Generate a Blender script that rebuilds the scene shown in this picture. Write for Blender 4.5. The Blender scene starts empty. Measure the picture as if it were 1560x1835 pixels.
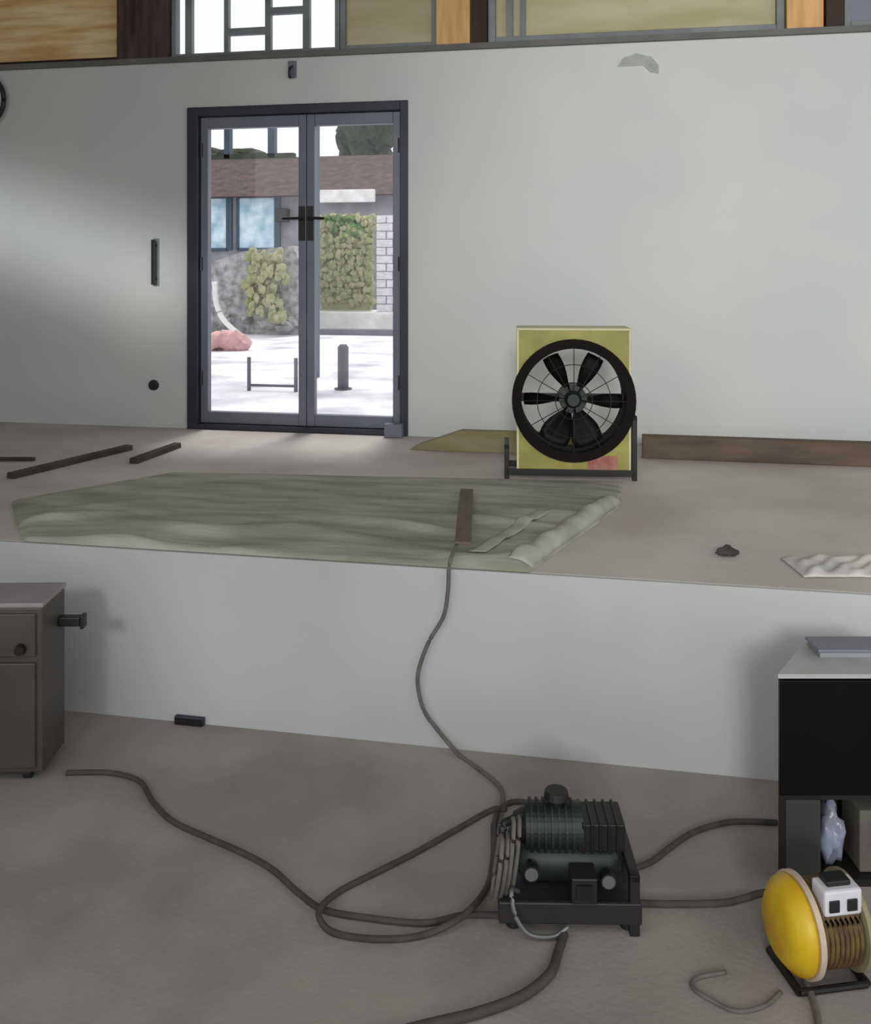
import bpy, bmesh, math, random
from mathutils import Vector, Matrix
random.seed(7)
PI = math.pi
C = bpy.context.scene.collection
S = bpy.context.scene

# ------------------------------------------------------------------ camera
TH = math.radians(11.07); FPX = 1700.0; CZ = 1.687; HOR = 480.0
ZP = 0.63          # height of the raised floor
YR = 3.278         # face of the low wall
YW = 5.82          # face of the back wall
cd = bpy.data.cameras.new('camera'); cam = bpy.data.objects.new('camera', cd); C.objects.link(cam)
cam.location = (0, 0, CZ); cam.rotation_euler = (PI/2, 0, TH)
cd.sensor_fit = 'HORIZONTAL'; cd.sensor_width = 36; cd.lens = FPX/1560*36
cd.shift_y = -(917.5-HOR)/1560; cd.clip_end = 200
S.camera = cam

def PY_(px, py, y=YW):
    u = (px-780)/FPX; r = Vector((u*math.cos(TH)-math.sin(TH), u*math.sin(TH)+math.cos(TH), -(py-HOR)/FPX))
    return Vector((0, 0, CZ))+r*(y/r.y)

# ------------------------------------------------------------------ world and lights
w = bpy.data.worlds.new('overcast_sky'); S.world = w; w.use_nodes = True
bg = w.node_tree.nodes['Background']
bg.inputs[0].default_value = (0.97, 0.985, 1.0, 1); bg.inputs[1].default_value = 1.08

def light(name, kind, loc, target, energy, color=(1,1,1), **kw):
    l = bpy.data.lights.new(name, kind); o = bpy.data.objects.new(name, l); C.objects.link(o)
    o.location = loc
    d = Vector(target)-Vector(loc); o.rotation_euler = d.to_track_quat('-Z', 'Y').to_euler()
    l.energy = energy; l.color = color
    for k, v in kw.items(): setattr(l, k, v)
    return o
light('sun_over_yard', 'SUN', (0, 12, 12), (0, 6.6, 0), 1.7, (1, .99, .97), angle=math.radians(12))
light('added_wall_fill', 'SPOT', (1.2, -8.0, 4.2), (1.75, 5.8, 1.75), 2650, (1, 1, .98), spot_size=math.radians(31), spot_blend=.45, shadow_soft_size=1.2)  # added unseen spot behind the camera, brightens the right of the back wall
def beam(name, loc, target, roll, sx, sy, spread, energy):
    o = light(name, 'AREA', loc, target, energy, (.98, .98, 1), shape='RECTANGLE', size=sx, size_y=sy, spread=math.radians(spread))
    o.rotation_euler = ((Vector(target)-Vector(loc)).to_track_quat('-Z', 'Y').to_matrix() @ Matrix.Rotation(math.radians(roll), 3, 'Z')).to_euler()
beam('high_window_beam', (-2.6, -2.0, 3.2), tuple(PY_(110, 440)), -19, 2.0, .5, 6, 1.5)
beam('low_window_beam', (-1.2, -3.0, 3.0), (-1.75, 3.28, .40), -30, 1.3, .6, 10, .55)

S.view_settings.view_transform = 'Standard'; S.view_settings.look = 'None'
S.view_settings.exposure = 0; S.view_settings.gamma = 1
S.view_settings.use_curve_mapping = False

# ------------------------------------------------------------------ helpers
def ray(px, py):
    u = (px-780)/FPX; v = -(py-HOR)/FPX
    return Vector((u*math.cos(TH)-math.sin(TH), u*math.sin(TH)+math.cos(TH), v))
def PZ(px, py, z=0.0):
    r = ray(px, py); t = (z-CZ)/r.z; return Vector((0, 0, CZ))+r*t
def PY(px, py, y):
    r = ray(px, py); return Vector((0, 0, CZ))+r*(y/r.y)
def lin(c):
    return tuple(((v/255)/12.92 if v/255 <= .04045 else ((v/255+.055)/1.055)**2.4) for v in c)

def mat(name, col, rough=.7, metal=0., col2=None, scale=4., detail=3., bump=0., bscale=None, stretch=None, spec=.5, lo=.35, hi=.65):
    m = bpy.data.materials.new(name); m.use_nodes = True; nt = m.node_tree; N = nt.nodes; L = nt.links
    b = N['Principled BSDF']; c = lin(col)
    b.inputs['Base Color'].default_value = (*c, 1); b.inputs['Roughness'].default_value = rough
    b.inputs['Metallic'].default_value = metal; b.inputs['Specular IOR Level'].default_value = spec
    tc = N.new('ShaderNodeTexCoord'); mp = N.new('ShaderNodeMapping'); L.new(tc.outputs['Object'], mp.inputs[0])
    if stretch: mp.inputs['Scale'].default_value = stretch
    nz = N.new('ShaderNodeTexNoise'); nz.inputs['Scale'].default_value = scale; nz.inputs['Detail'].default_value = detail
    L.new(mp.outputs[0], nz.inputs['Vector'])
    if col2 is None: col2 = tuple(v*.9 for v in col)
    r = N.new('ShaderNodeValToRGB'); r.color_ramp.elements[0].position = lo; r.color_ramp.elements[1].position = hi
    r.color_ramp.elements[0].color = (*c, 1); r.color_ramp.elements[1].color = (*lin(col2), 1)
    L.new(nz.outputs['Fac'], r.inputs[0]); L.new(r.outputs[0], b.inputs['Base Color'])
    if bump:
        n2 = N.new('ShaderNodeTexNoise'); n2.inputs['Scale'].default_value = bscale or scale*6; n2.inputs['Detail'].default_value = 5
        L.new(mp.outputs[0], n2.inputs['Vector'])
        bp = N.new('ShaderNodeBump'); bp.inputs['Strength'].default_value = bump; bp.inputs['Distance'].default_value = .01
        L.new(n2.outputs['Fac'], bp.inputs['Height']); L.new(bp.outputs[0], b.inputs['Normal'])
    return m
def glassmat(name, tint=(1, 1, 1), refl=.03):
    m = bpy.data.materials.new(name); m.use_nodes = True; nt = m.node_tree; N = nt.nodes; L = nt.links
    N.remove(N['Principled BSDF']); out = N['Material Output']
    t = N.new('ShaderNodeBsdfTransparent'); t.inputs[0].default_value = (*tint, 1)
    g = N.new('ShaderNodeBsdfGlossy'); g.inputs['Roughness'].default_value = .03
    x = N.new('ShaderNodeMixShader'); x.inputs[0].default_value = refl
    L.new(t.outputs[0], x.inputs[1]); L.new(g.outputs[0], x.inputs[2]); L.new(x.outputs[0], out.inputs[0])
    return m

def box(bm, lo, hi, M=None):
    v = bmesh.ops.create_cube(bm, size=1)['verts']
    lo = Vector(lo); hi = Vector(hi); c = (lo+hi)/2; s = hi-lo
    for q in v:
        q.co = Vector((q.co.x*s.x, q.co.y*s.y, q.co.z*s.z))+c
        if M: q.co = M @ q.co
    return v
def cyl(bm, a, b, r, r2=None, seg=24):
    a = Vector(a); b = Vector(b); d = b-a
    v = bmesh.ops.create_cone(bm, cap_ends=True, segments=seg, radius1=r, radius2=r if r2 is None else r2, depth=d.length)['verts']
    q = d.to_track_quat('Z', 'Y').to_matrix().to_4x4(); q.translation = (a+b)/2
    for x in v: x.co = q @ x.co
    return v
def ring(bm, c, ro, ri, y0, y1, seg=48):   # annulus with its axis on Y
    rows = []
    for i in range(seg):
        a = 2*PI*i/seg; ca, sa = math.cos(a), math.sin(a)
        rows.append([bm.verts.new((c[0]+r*ca, y, c[1]+r*sa)) for r, y in ((ro, y0), (ro, y1), (ri, y1), (ri, y0))])
    for i in range(seg):
        p, q = rows[i], rows[(i+1) % seg]
        for k in range(4): bm.faces.new((p[k], q[k], q[(k+1) % 4], p[(k+1) % 4]))
def smooth_path(pts, n=8):
    P = [Vector(p) for p in pts]; P = [P[0]*2-P[1]]+P+[P[-1]*2-P[-2]]; out = []
    for i in range(1, len(P)-2):
        a, b, c, d = P[i-1:i+3]
        for k in range(n):
            t = k/n
            out.append(.5*((2*b)+(c-a)*t+(2*a-5*b+4*c-d)*t*t+(3*b-a-3*c+d)*t**3))
    out.append(P[-2]); return out
def tube(bm, pts, r, seg=10, n=8):
    P = smooth_path(pts, n) if n > 1 else [Vector(p) for p in pts]; rows = []
    up = Vector((0, 0, 1))
    for i, p in enumerate(P):
        d = (P[min(i+1, len(P)-1)]-P[max(i-1, 0)]).normalized()
        u = up if abs(d.dot(up)) < .9 else Vector((0, 1, 0))
        x = d.cross(u).normalized(); y = x.cross(d).normalized()
        rows.append([bm.verts.new(p+x*r*math.cos(2*PI*k/seg)+y*r*math.sin(2*PI*k/seg)) for k in range(seg)])
    for i in range(len(rows)-1):
        for k in range(seg): bm.faces.new((rows[i][k], rows[i][(k+1) % seg], rows[i+1][(k+1) % seg], rows[i+1][k]))
    bm.faces.new(rows[0][::-1]); bm.faces.new(rows[-1])
def prism(bm, pts, y0, y1):                 # XZ outline pushed along Y
    a = [bm.verts.new((x, y0, z)) for x, z in pts]; b = [bm.verts.new((x, y1, z)) for x, z in pts]
    bm.faces.new(a); bm.faces.new(b[::-1]); n = len(pts)
    for i in range(n): bm.faces.new((a[i], b[i], b[(i+1) % n], a[(i+1) % n]))
def sheet(bm, f, nu, nv, thick=None):
    g = [[bm.verts.new(f(i/nu, j/nv)) for j in range(nv+1)] for i in range(nu+1)]
    for i in range(nu):
        for j in range(nv): bm.faces.new((g[i][j], g[i+1][j], g[i+1][j+1], g[i][j+1]))
def blob(bm, c, s, seed=0, amp=.18, sub=3):
    rnd = random.Random(seed); ph = [rnd.uniform(0, 6) for _ in range(6)]
    v = bmesh.ops.create_icosphere(bm, subdivisions=sub, radius=1)['verts']
    for q in v:
        n = q.co.copy()
        k = 1+amp*(math.sin(3.1*n.x+ph[0])*math.sin(2.7*n.y+ph[1])+.6*math.sin(6*n.z+ph[2])*math.sin(5.3*n.x+ph[3])+.4*math.sin(11*n.y+ph[4])*math.sin(9*n.z+ph[5]))
        q.co = Vector((n.x*s[0]*k, n.y*s[1]*k, n.z*s[2]*k))+Vector(c)

def obj(name, bm, m, parent=None, smooth=False, bevel=0, world=True, label=None, solid=0):
    """bm is authored in world coordinates unless world=False"""
    bmesh.ops.recalc_face_normals(bm, faces=bm.faces)
    me = bpy.data.meshes.new(name); o = bpy.data.objects.new(name, me); C.objects.link(o)
    if parent is not None:
        o.parent = parent
        if world:
            chain = Matrix.Identity(4); p = parent
            while p is not None: chain = p.matrix_basis @ chain; p = p.parent
            bmesh.ops.transform(bm, matrix=chain.inverted(), verts=bm.verts)
    bm.to_mesh(me); bm.free(); me.materials.append(m)
    if smooth:
        for f in me.polygons: f.use_smooth = True
    if solid:
        b = o.modifiers.new('thickness', 'SOLIDIFY'); b.thickness = solid; b.offset = 0
    if bevel:
        b = o.modifiers.new('bevel', 'BEVEL'); b.width = bevel; b.segments = 2; b.limit_method = 'ANGLE'
    if label: o['label'] = label
    return o
def tag(o, label, cat, group=None):
    o['label'] = label; o['category'] = cat
    if group: o['group'] = group
    return o
def thing(name, label, cat, loc=(0, 0, 0), rz=0, group=None):
    o = bpy.data.objects.new(name, None); C.objects.link(o); o.empty_display_size = .1
    o.location = loc; o.rotation_euler = (0, 0, rz); return tag(o, label, cat, group)
def struct(name, bm, m, parent=None, **k):
    o = obj(name, bm, m, parent, **k)
    if parent is None: o['kind'] = 'structure'
    return o
def B(*boxes):
    bm = bmesh.new()
    for lo, hi in boxes: box(bm, lo, hi)
    return bm

# ------------------------------------------------------------------ materials
M_wall = mat('primed_plaster', (208, 211, 206), .55, col2=(200, 204, 203), scale=1.2, detail=2, bump=.05, bscale=30)
M_riser = mat('grey_render', (190, 191, 193), .5, col2=(182, 183, 181), scale=1.5, detail=2, bump=.05, bscale=30)
M_floor = mat('dusty_concrete', (164, 158, 151), .8, col2=(140, 135, 129), scale=2.2, detail=7, bump=.2, bscale=60)
M_plat = mat('dusty_screed', (204, 199, 193), .75, col2=(186, 177, 172), scale=1.6, detail=6, bump=.15, bscale=60)
M_ceil = mat('timber_ceiling', (110, 92, 72), .8, stretch=(1, 12, 1))
M_side = mat('side_wall_paint', (120, 116, 114), .8)
M_frame = mat('grey_aluminium', (118, 121, 132), .45, .2, col2=(106, 110, 122), scale=3)
M_frame_d = mat('dark_aluminium', (56, 58, 68), .45, .3, col2=(48, 50, 58), scale=3)
M_glass = glassmat('window_glass')
M_black = mat('black_plastic', (26, 27, 27), .5, col2=(32, 32, 33))
M_black2 = mat('black_metal', (27, 24, 22), .5, .1, col2=(20, 18, 17))
M_dgreen = mat('dark_green_enamel', (38, 48, 42), .5, .1, col2=(28, 34, 30), scale=9)
M_dpurple = mat('dark_steel_tray', (56, 51, 57), .5, .3, col2=(42, 40, 44), scale=6)
M_steel = mat('dull_steel', (122, 126, 124), .4, .5, col2=(120, 124, 122), scale=12)
M_yellow = mat('worn_yellow_paint', (160, 154, 78), .55, col2=(138, 132, 64), scale=9, detail=5)
M_paleyel = mat('pale_yellow_edge', (214, 212, 168), .55)
M_yplastic = mat('bright_yellow_plastic', (214, 178, 28), .45, col2=(190, 140, 24), scale=8)
M_cream = mat('cream_plastic', (204, 188, 168), .55, col2=(186, 164, 148), scale=10)
M_white = mat('white_plastic', (222, 220, 226), .5)
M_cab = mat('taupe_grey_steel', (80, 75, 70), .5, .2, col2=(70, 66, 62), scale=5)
M_cab_top = mat('pale_grey_steel', (150, 145, 146), .6, .1, col2=(136, 131, 130), scale=5)  # cabinet top, paler than the body
M_cable = mat('dusty_rubber', (78, 73, 69), .8, col2=(64, 60, 57), scale=20)
M_cable2 = mat('grey_rubber', (112, 108, 104), .8, col2=(92, 88, 85), scale=20)
M_brown = mat('brown_cable', (108, 86, 48), .6, col2=(82, 62, 38), scale=30)
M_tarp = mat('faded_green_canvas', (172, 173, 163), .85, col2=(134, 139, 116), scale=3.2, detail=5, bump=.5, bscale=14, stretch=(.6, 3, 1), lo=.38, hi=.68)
M_tarp2 = mat('pale_canvas_hem', (180, 180, 168), .85, col2=(158, 158, 146), scale=8, bump=.2)
M_batten = mat('brown_batten_wood', (112, 100, 88), .8, col2=(96, 84, 74), scale=5, stretch=(6, 1, 6))
M_skirt = mat('dark_brown_board', (104, 86, 70), .7, col2=(76, 60, 46), scale=2, stretch=(1, 4, 6))
M_olive = mat('olive_board', (150, 142, 108), .7, col2=(132, 124, 88), scale=3, stretch=(1, 4, 4))
M_stick = mat('charred_stick_wood', (76, 68, 66), .8, col2=(58, 50, 48), scale=12)
M_ply = mat('tan_plywood', (250, 226, 172), .7, col2=(222, 172, 116), scale=2, detail=5, stretch=(1, 1, 9))
M_ply2 = mat('beige_plywood', (198, 190, 158), .7, col2=(178, 170, 128), scale=1.2, detail=4, stretch=(1, 1, 6))
M_post = mat('orange_pine', (228, 178, 118), .6, col2=(206, 154, 92), scale=3, detail=4, stretch=(8, 8, 1))
M_postd = mat('dark_stained_timber', (86, 70, 64), .7, col2=(54, 42, 38), scale=3, stretch=(8, 8, 1))
M_postb = mat('black_brown_timber', (52, 36, 20), .7, col2=(40, 28, 16), scale=3, stretch=(8, 8, 1))
M_greyfr = mat('weathered_window_frame', (140, 146, 148), .6, col2=(118, 122, 124), scale=4)
M_ledge = mat('brown_grey_ledge', (112, 112, 108), .7, col2=(98, 96, 92), scale=3)

# ------------------------------------------------------------------ setting
XL, XR = -4.9, 5.0
struct('floor', B(((XL, -3, -.1), (XR, YR+.1, 0))), M_floor)
struct('floor', B(((XL, YR+.02, ZP-.12), (XR, YW+.2, ZP))), M_plat)
struct('wall_front', B(((XL, YR, 0), (XR, YR+.12, ZP-.001))), M_riser)

dl, dr = PY(337, 775, YW).x, PY(731, 775, YW).x
dt = PY(731, 180, YW).z
wt = PY(535, 103, YW).z
box_wall = B(((XL, YW, 0), (dl, YW+.2, wt)), ((dr, YW, 0), (XR, YW+.2, wt)), ((dl, YW, dt), (dr, YW+.2, wt)), ((dl, YW, 0), (dr, YW+.2, ZP)))
struct('wall_back', box_wall, M_wall)
CEIL = 4.3
struct('wall_left', B(((XL-.1, -.5, 0), (XL, YW+.2, CEIL))), M_side)
struct('ceiling', B(((XL, .6, CEIL), (XR, YW+.5, CEIL+.1))), M_ceil)
# ledge along the top of the wall
struct('trim_1', B(((XL, YW-.03, wt), (XR, YW+.2, wt+.035))), M_ledge)

# ---- clerestory band above the wall
Z0 = wt+.035; Z1 = 4.3; 
def xw(px): return PY(px, 60, YW).x
def cpost(name, px0, px1, m, y0=-.02, y1=.14):
    return struct(name, B(((xw(px0), YW+y0, Z0), (xw(px1), YW+y1, Z1))), m, bevel=.004)
trim_n = [2]
def trim(px0, px1, m, y0=-.02, y1=.14):
    cpost('trim_%d' % trim_n[0], px0, px1, m, y0, y1); trim_n[0] += 1
trim(-128, -74, M_post)
trim(212, 302, M_postd, -.02, .16)
trim(782, 842, M_post); trim(846, 872, M_postb)
trim(1408, 1474, M_post); trim(1478, 1512, M_postb)
def cwindow(n, px0, px1, fm, infill, fw=.05, muntins=(), bars=(), panes=True):
    a, b = xw(px0), xw(px1)
    r = B(((a, YW+.03, Z0), (a+fw, YW+.1, Z1)), ((b-fw, YW+.03, Z0), (b, YW+.1, Z1)), ((a+fw, YW+.03, Z0), (b-fw, YW+.1, Z0+fw)), ((a+fw, YW+.03, Z1-fw), (b-fw, YW+.1, Z1)))
    o = struct('window_%d' % n, r, fm, bevel=.004)
    if infill: obj('board_infill', B(((a+fw-.005, YW+.075, Z0+fw-.005), (b-fw+.005, YW+.093, Z1-fw+.005))), infill, o)
    else: obj('pane', B(((a+fw-.005, YW+.062, Z0+fw-.005), (b-fw+.005, YW+.067, Z1-fw+.005))), M_glass, o)
    if muntins or bars:
        bm = bmesh.new()
        for p, q in muntins: box(bm, (xw(p), YW+.045, Z0+fw), (xw(q), YW+.085, Z1-fw))
        for p, q, y0_, y1_ in bars: box(bm, (xw(p), YW+.045, PY(p, y1_, YW).z), (xw(q), YW+.085, PY(p, y0_, YW).z))
        obj('muntins', bm, fm, o)
    return o
cwindow(1, -74, 212, M_postb, M_ply, .03)
cwindow(2, 303, 605, M_greyfr, None, .03, [(326, 338), (396, 404), (470, 480), (538, 550)], [(404, 470, 48, 60), (480, 538, 10, 22), (404, 470, -30, -22), (550, 600, -34, -26)])
cwindow(3, 606, 781, M_greyfr, M_ply2, .035)
cwindow(4, 873, 1407, M_greyfr, M_ply2, .045, [(905, 917), (930, 940)])
cwindow(5, 1513, 2000, M_greyfr, M_frame, .04)

# baseboards
b0 = PY(1150, 825, YW-.4).x
tag(obj('timber_beam', B(((b0, YW-.44, ZP), (XR-.02, YW-.36, ZP+.125))), M_skirt, bevel=.005), 'long dark brown beam standing on edge near the pale wall, right of the fan', 'beam')

# ---- double glazed door
d1 = struct('door_1', (lambda: B(
    ((dl, YW-.02, ZP), (dl+.075, YW+.12, dt)), ((dr-.05, YW-.02, ZP), (dr, YW+.12, dt)),
    ((dl+.075, YW-.02, dt-.06), (dr-.05, YW+.12, dt)), ((dl+.075, YW-.02, ZP), (dr-.05, YW+.12, ZP+.035))))(), M_frame_d, bevel=.004)
mid = (PY(547, 460, YW).x)
def leaf(x0, x1, hinge_left):
    z0, z1 = ZP+.037, dt-.062; st = .052; rb = .075; rt = .075
    y0, y1 = YW+.02, YW+.075
    lf = obj('door_leaf', B(((x0, y0, z0), (x0+st, y1, z1)), ((x1-st, y0, z0), (x1, y1, z1)),
        ((x0+st, y0, z0), (x1-st, y1, z0+rb)), ((x0+st, y0, z1-rt), (x1-st, y1, z1))), M_frame, d1, bevel=.004)
    obj('glass_pane', B(((x0+st-.01, YW+.045, z0+rb-.01), (x1-st+.01, YW+.051, z1-rt+.01))), M_glass, lf)
    hz = PY(547, 400, YW).z; hx = (x1-.028) if hinge_left else (x0+.028)
    bm = bmesh.new(); box(bm, (hx-.02, y0-.012, hz-.11), (hx+.02, y0, hz+.11))
    s = -1 if hinge_left else 1
    tube(bm, [(hx, y0-.01, hz+.03), (hx, y0-.055, hz+.03), (hx+s*.05, y0-.06, hz+.03), (hx+s*.11, y0-.06, hz+.028)], .010, 8)
    obj('door_handle', bm, M_black2, lf, label='dark lever handle at the meeting stile')
    bm = bmesh.new()
    for q in (.25, 1.0, 1.75):
        xx = x0+.008 if hinge_left else x1-.008
        cyl(bm, (xx, y0-.008, z0+q), (xx, y0-.008, z0+q+.09), .009, seg=10)
    obj('hinge', bm, M_frame_d, lf)
leaf(dl+.078, mid-.002, True); leaf(mid+.002, dr-.052, False)
# dark block on the sill at the right foot of the door
a = PY(690, 800, YW-.05); b = PY(722, 772, YW-.05)
bm = B(((a.x, YW-.09, ZP), (b.x, YW-.022, ZP+.085)))
tag(obj('door_stop', bm, M_frame, bevel=.006), 'small dark grey block on the floor at the right foot of the glass door', 'door stop')

# ------------------------------------------------------------------ yard beyond the door
M_yard = mat('pale_paving', (238, 236, 242), .8, col2=(168, 166, 178), scale=1.6, detail=6, lo=.45, hi=.72)
struct('ground', B(((-14, YW+.2, ZP-.35), (6, 40, ZP-.03))), M_yard)
M_roof = mat('brown_tile_roof', (96, 70, 72), .8, col2=(60, 50, 50), scale=6, detail=5)
M_house = mat('pale_grey_render', (150, 150, 156), .8, col2=(120, 120, 126), scale=2)
M_fascia = mat('white_gutter', (240, 238, 236), .6)
M_bwin = mat('pale_blue_curtain', (214, 234, 246), .5, col2=(150, 186, 204), scale=3)
M_dblue = mat('dark_blue_frame', (56, 76, 96), .5)
M_hedge = mat('olive_hedge_leaf', (172, 172, 136), .9, col2=(148, 152, 112), scale=9, detail=6, bump=.6)
M_leafg = mat('green_leaf', (118, 150, 88), .9, col2=(66, 90, 50), scale=10, bump=.5)
M_treed = mat('dark_tree_leaf', (72, 78, 66), .9, col2=(52, 58, 50), scale=9, bump=.5)
M_brick = mat('white_brick', (228, 228, 232), .8, col2=(206, 200, 206), scale=12, stretch=(1, 1, 3))
M_rubble = mat('grey_rubble', (186, 184, 186), .9, col2=(128, 128, 128), scale=9, detail=6, bump=.6)
M_pink = mat('pink_sheet', (216, 176, 174), .8, col2=(190, 150, 150), scale=5)
GZ = ZP-.03
# house across the yard
HY = 21.0
def hx(px): return PY(px, 480, HY).x
def hz(py, Y=HY): return PY(545, py, Y).z
h = thing('house', 'low grey house with brown tiled roof seen across the yard through the glass door', 'house', (hx(560), HY, GZ))
obj('house_wall', B(((hx(330), HY, GZ), (hx(760), HY+3, hz(352)))), M_house, h)
bm = bmesh.new(); e = hz(352)
prism_pts = [(HY-.35, e), (HY+3.2, e), (HY+1.6, hz(285)+.25)]
va = [bm.verts.new((hx(300), y, z)) for y, z in prism_pts]; vb = [bm.verts.new((hx(790), y, z)) for y, z in prism_pts]
bm.faces.new(va); bm.faces.new(vb)
for i in range(3): bm.faces.new((va[i], vb[i], vb[(i+1) % 3], va[(i+1) % 3]))
obj('roof', bm, M_roof, h)
obj('gutter', B(((hx(573), HY-.5, hz(366)), (hx(680), HY-.36, hz(344)))), M_fascia, h, bevel=.02)
for p0, p1 in ((374, 408), (428, 494)):
    f = obj('window_frame', B(((hx(p0)-.05, HY-.06, hz(448)), (hx(p0)+.02, HY, hz(352))), ((hx(p1)-.02, HY-.06, hz(448)), (hx(p1)+.12, HY, hz(352))), ((hx(p0), HY-.06, hz(450)), (hx(p1), HY, hz(444)))), M_dblue, h)
    obj('pane', B(((hx(p0), HY-.03, hz(445)), (hx(p1), HY-.01, hz(354)))), M_bwin, f)
obj('lamp', B(((hx(498), HY-.25, hz(398)), (hx(520), HY, hz(374)))), M_black, h, bevel=.03)
# shelter posts in front of the sky
TY = 9.0
def tx(px): return PY(px, 480, TY).x
def tz(py): return PY(545, py, TY).z
t = thing('porch_shelter', 'grey porch beam on dark posts just outside the glass door top', 'shelter', (tx(540), TY, GZ))
obj('beam', B(((tx(300), TY-.06, tz(216)), (tx(800), TY+.06, tz(170)))), M_house, t)
for p0, p1 in ((404, 414), (482, 494)):
    obj('bracket', B(((tx(p0), TY-.04, tz(282)), (tx(p1), TY+.04, tz(214)))), M_dblue, t)
obj('rail', B(((tx(300), TY-.04, tz(283)), (tx(528), TY+.04, tz(274)))), M_treed, t)
obj('post', B(((tx(558), TY-.05, GZ), (tx(570), TY+.05, tz(214)))), M_dblue, t)
# distant trees
def tree(px, py, Y, s, lab, seed, m=M_treed):
    c = PY(px, py, Y); o = thing('tree', lab, 'tree', (c.x, Y, GZ), 0, 'trees behind the house')
    bm = bmesh.new()
    rnd = random.Random(seed)
    for k in range(9):
        blob(bm, (c.x+rnd.uniform(-.6, .6)*s[0], Y+rnd.uniform(-.5, .5)*s[1], c.z+rnd.uniform(-.6, .6)*s[2]), (s[0]*.5, s[1]*.5, s[2]*.5), seed+k, .3, 3)
    obj('crown', bm, m, o)
    bm = bmesh.new(); tube(bm, [(c.x, Y, GZ), (c.x+.05, Y, (c.z+GZ)/2), (c.x, Y, c.z)], .14, 8); obj('trunk', bm, M_postd, o)
tree(665, 250, 28, (1.05, .9, 1.1), 'dark leafy tree above the house roof, in the right door pane', 3)
tree(430, 296, 28, (1.6, .9, .5), 'low dark green tree above the house roof, in the left door pane', 11)
# hedge, brick wall, rubble, etc.
GY = 16.0
def gx(px, Y=GY): return PY(px, 480, Y).x
def gz(py, Y=GY): return PY(545, py, Y).z
bm = bmesh.new(); rnd = random.Random(5)
for i in range(12):
    for j in range(16):
        x = gx(580)+(gx(664)-gx(580))*i/11+rnd.uniform(-.03, .03); z = gz(540)+(gz(392)-gz(540))*j/15+rnd.uniform(-.03, .03)
        blob(bm, (x, GY+rnd.uniform(-.1, .02), z), (.07, .09, .07), i*19+j, .35, 2)
box(bm, (gx(578), GY-.05, gz(555)), (gx(664), GY+.1, gz(395)))
hd = thing('hedge', 'square olive green hedge seen through the right door pane', 'hedge', (gx(620), GY, GZ))
obj('foliage', bm, M_hedge, hd)
pl_ = B(((gx(574), GY-.4, GZ), (gx(790), GY+.4, gz(556))))
tag(obj('planter', pl_, M_fascia, bevel=.03), 'low white planter wall below the square hedge across the yard', 'planter')
bm = bmesh.new()
for k in range(24): blob(bm, (gx(585)+rnd.random()*(gx(655)-gx(585)), GY-.1, gz(390+rnd.random()*32)), (.07, .06, .06), 90+k, .3, 2)
obj('fresh_shoots', bm, M_leafg, hd, label='brighter green shoots along the hedge top')
bm = bmesh.new(); r0 = gz(388)
nr = 12; hh = (r0-gz(556))/nr
for k in range(nr):
    for q in range(3):
        off = (k % 2)*.12; x = gx(682)+q*.3-off
        box(bm, (max(x, gx(682)), GY-.3, gz(556)+k*hh+.002), (min(x+.28, gx(682)+.8), GY-.18, gz(556)+(k+1)*hh-.012))
bwl = obj('garden_wall', bm, M_brick, bevel=.008); tag(bwl, 'white block wall beside the hedge, in the right door pane', 'wall')
# rubble heap and slope behind left leaf
bm = bmesh.new(); rnd = random.Random(3); RY = 14.6
for k in range(60):
    px = rnd.uniform(378, 530); top = 455+abs(px-470)*.35
    py = rnd.uniform(top, 590); Y = RY+ (590-py)*.010+rnd.uniform(-.1, .1)
    c = PY(px, py, Y); blob(bm, c, (rnd.uniform(.09, .2), .16, rnd.uniform(.06, .13)), k, .3, 1)
prism(bm, [(gx(372, RY), GZ), (gx(372, RY), gz(470, RY)), (gx(430, RY), gz(450, RY)), (gx(520, RY), gz(440, RY)), (gx(538, RY), gz(480, RY)), (gx(538, RY), GZ)], RY+.1, RY+.75)
tag(obj('rubble_heap', bm, M_rubble), 'heap of grey rubble in the yard, behind the left door pane', 'rubble')
bm = bmesh.new()
for k in range(70):
    px = 440+rnd.random()*75; c = PY(px, 448+rnd.random()*130, RY-.15+rnd.uniform(-.1, .1)); blob(bm, c, (.07, .06, .08), 200+k, .4, 2)
sh = obj('shrub', bm, M_hedge); tag(sh, 'olive shrub growing on the rubble heap, in the left door pane', 'shrub')
bm = bmesh.new(); tube(bm, [PY(384, 505, RY-.35), PY(388, 545, RY-.38), PY(402, 575, RY-.4), PY(430, 600, RY-.42), (PY(436, 610, RY-.44).x, RY-.44, GZ)], .045, 8)
tag(obj('bent_pipe', bm, M_fascia, smooth=True), 'bent white pipe leaning on the rubble heap', 'pipe')
bm = bmesh.new(); PKY = 9.6
for k in range(7):
    c = PZ(384+k*8, 628, GZ); c.z += .10+.05*(k%2); blob(bm, c, (.12, .12, .12), 300+k, .25, 2)
tag(obj('pink_bundle', bm, M_pink), 'crumpled pink bundle low in the left door pane', 'bundle')
def post_thing(name, px0, px1, py0, py1, m, lab, cat):
    Y = CZ-GZ; 
    base = PZ((px0+px1)/2, py1, GZ); Y = base.y
    tp = PY((px0+px1)/2, py0, Y).z; wdt = abs(PY(px1, py1, Y).x-PY(px0, py1, Y).x)
    bm = bmesh.new(); cyl(bm, (base.x, Y, GZ), (base.x, Y, tp), wdt/2, seg=16); cyl(bm, (base.x, Y, tp), (base.x, Y, tp+wdt*.25), wdt/2, wdt*.3, seg=16)
    cyl(bm, (base.x, Y, GZ), (base.x, Y, GZ+.015), wdt*.8, seg=16)
    return tag(obj(name, bm, m), lab, cat)
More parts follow.
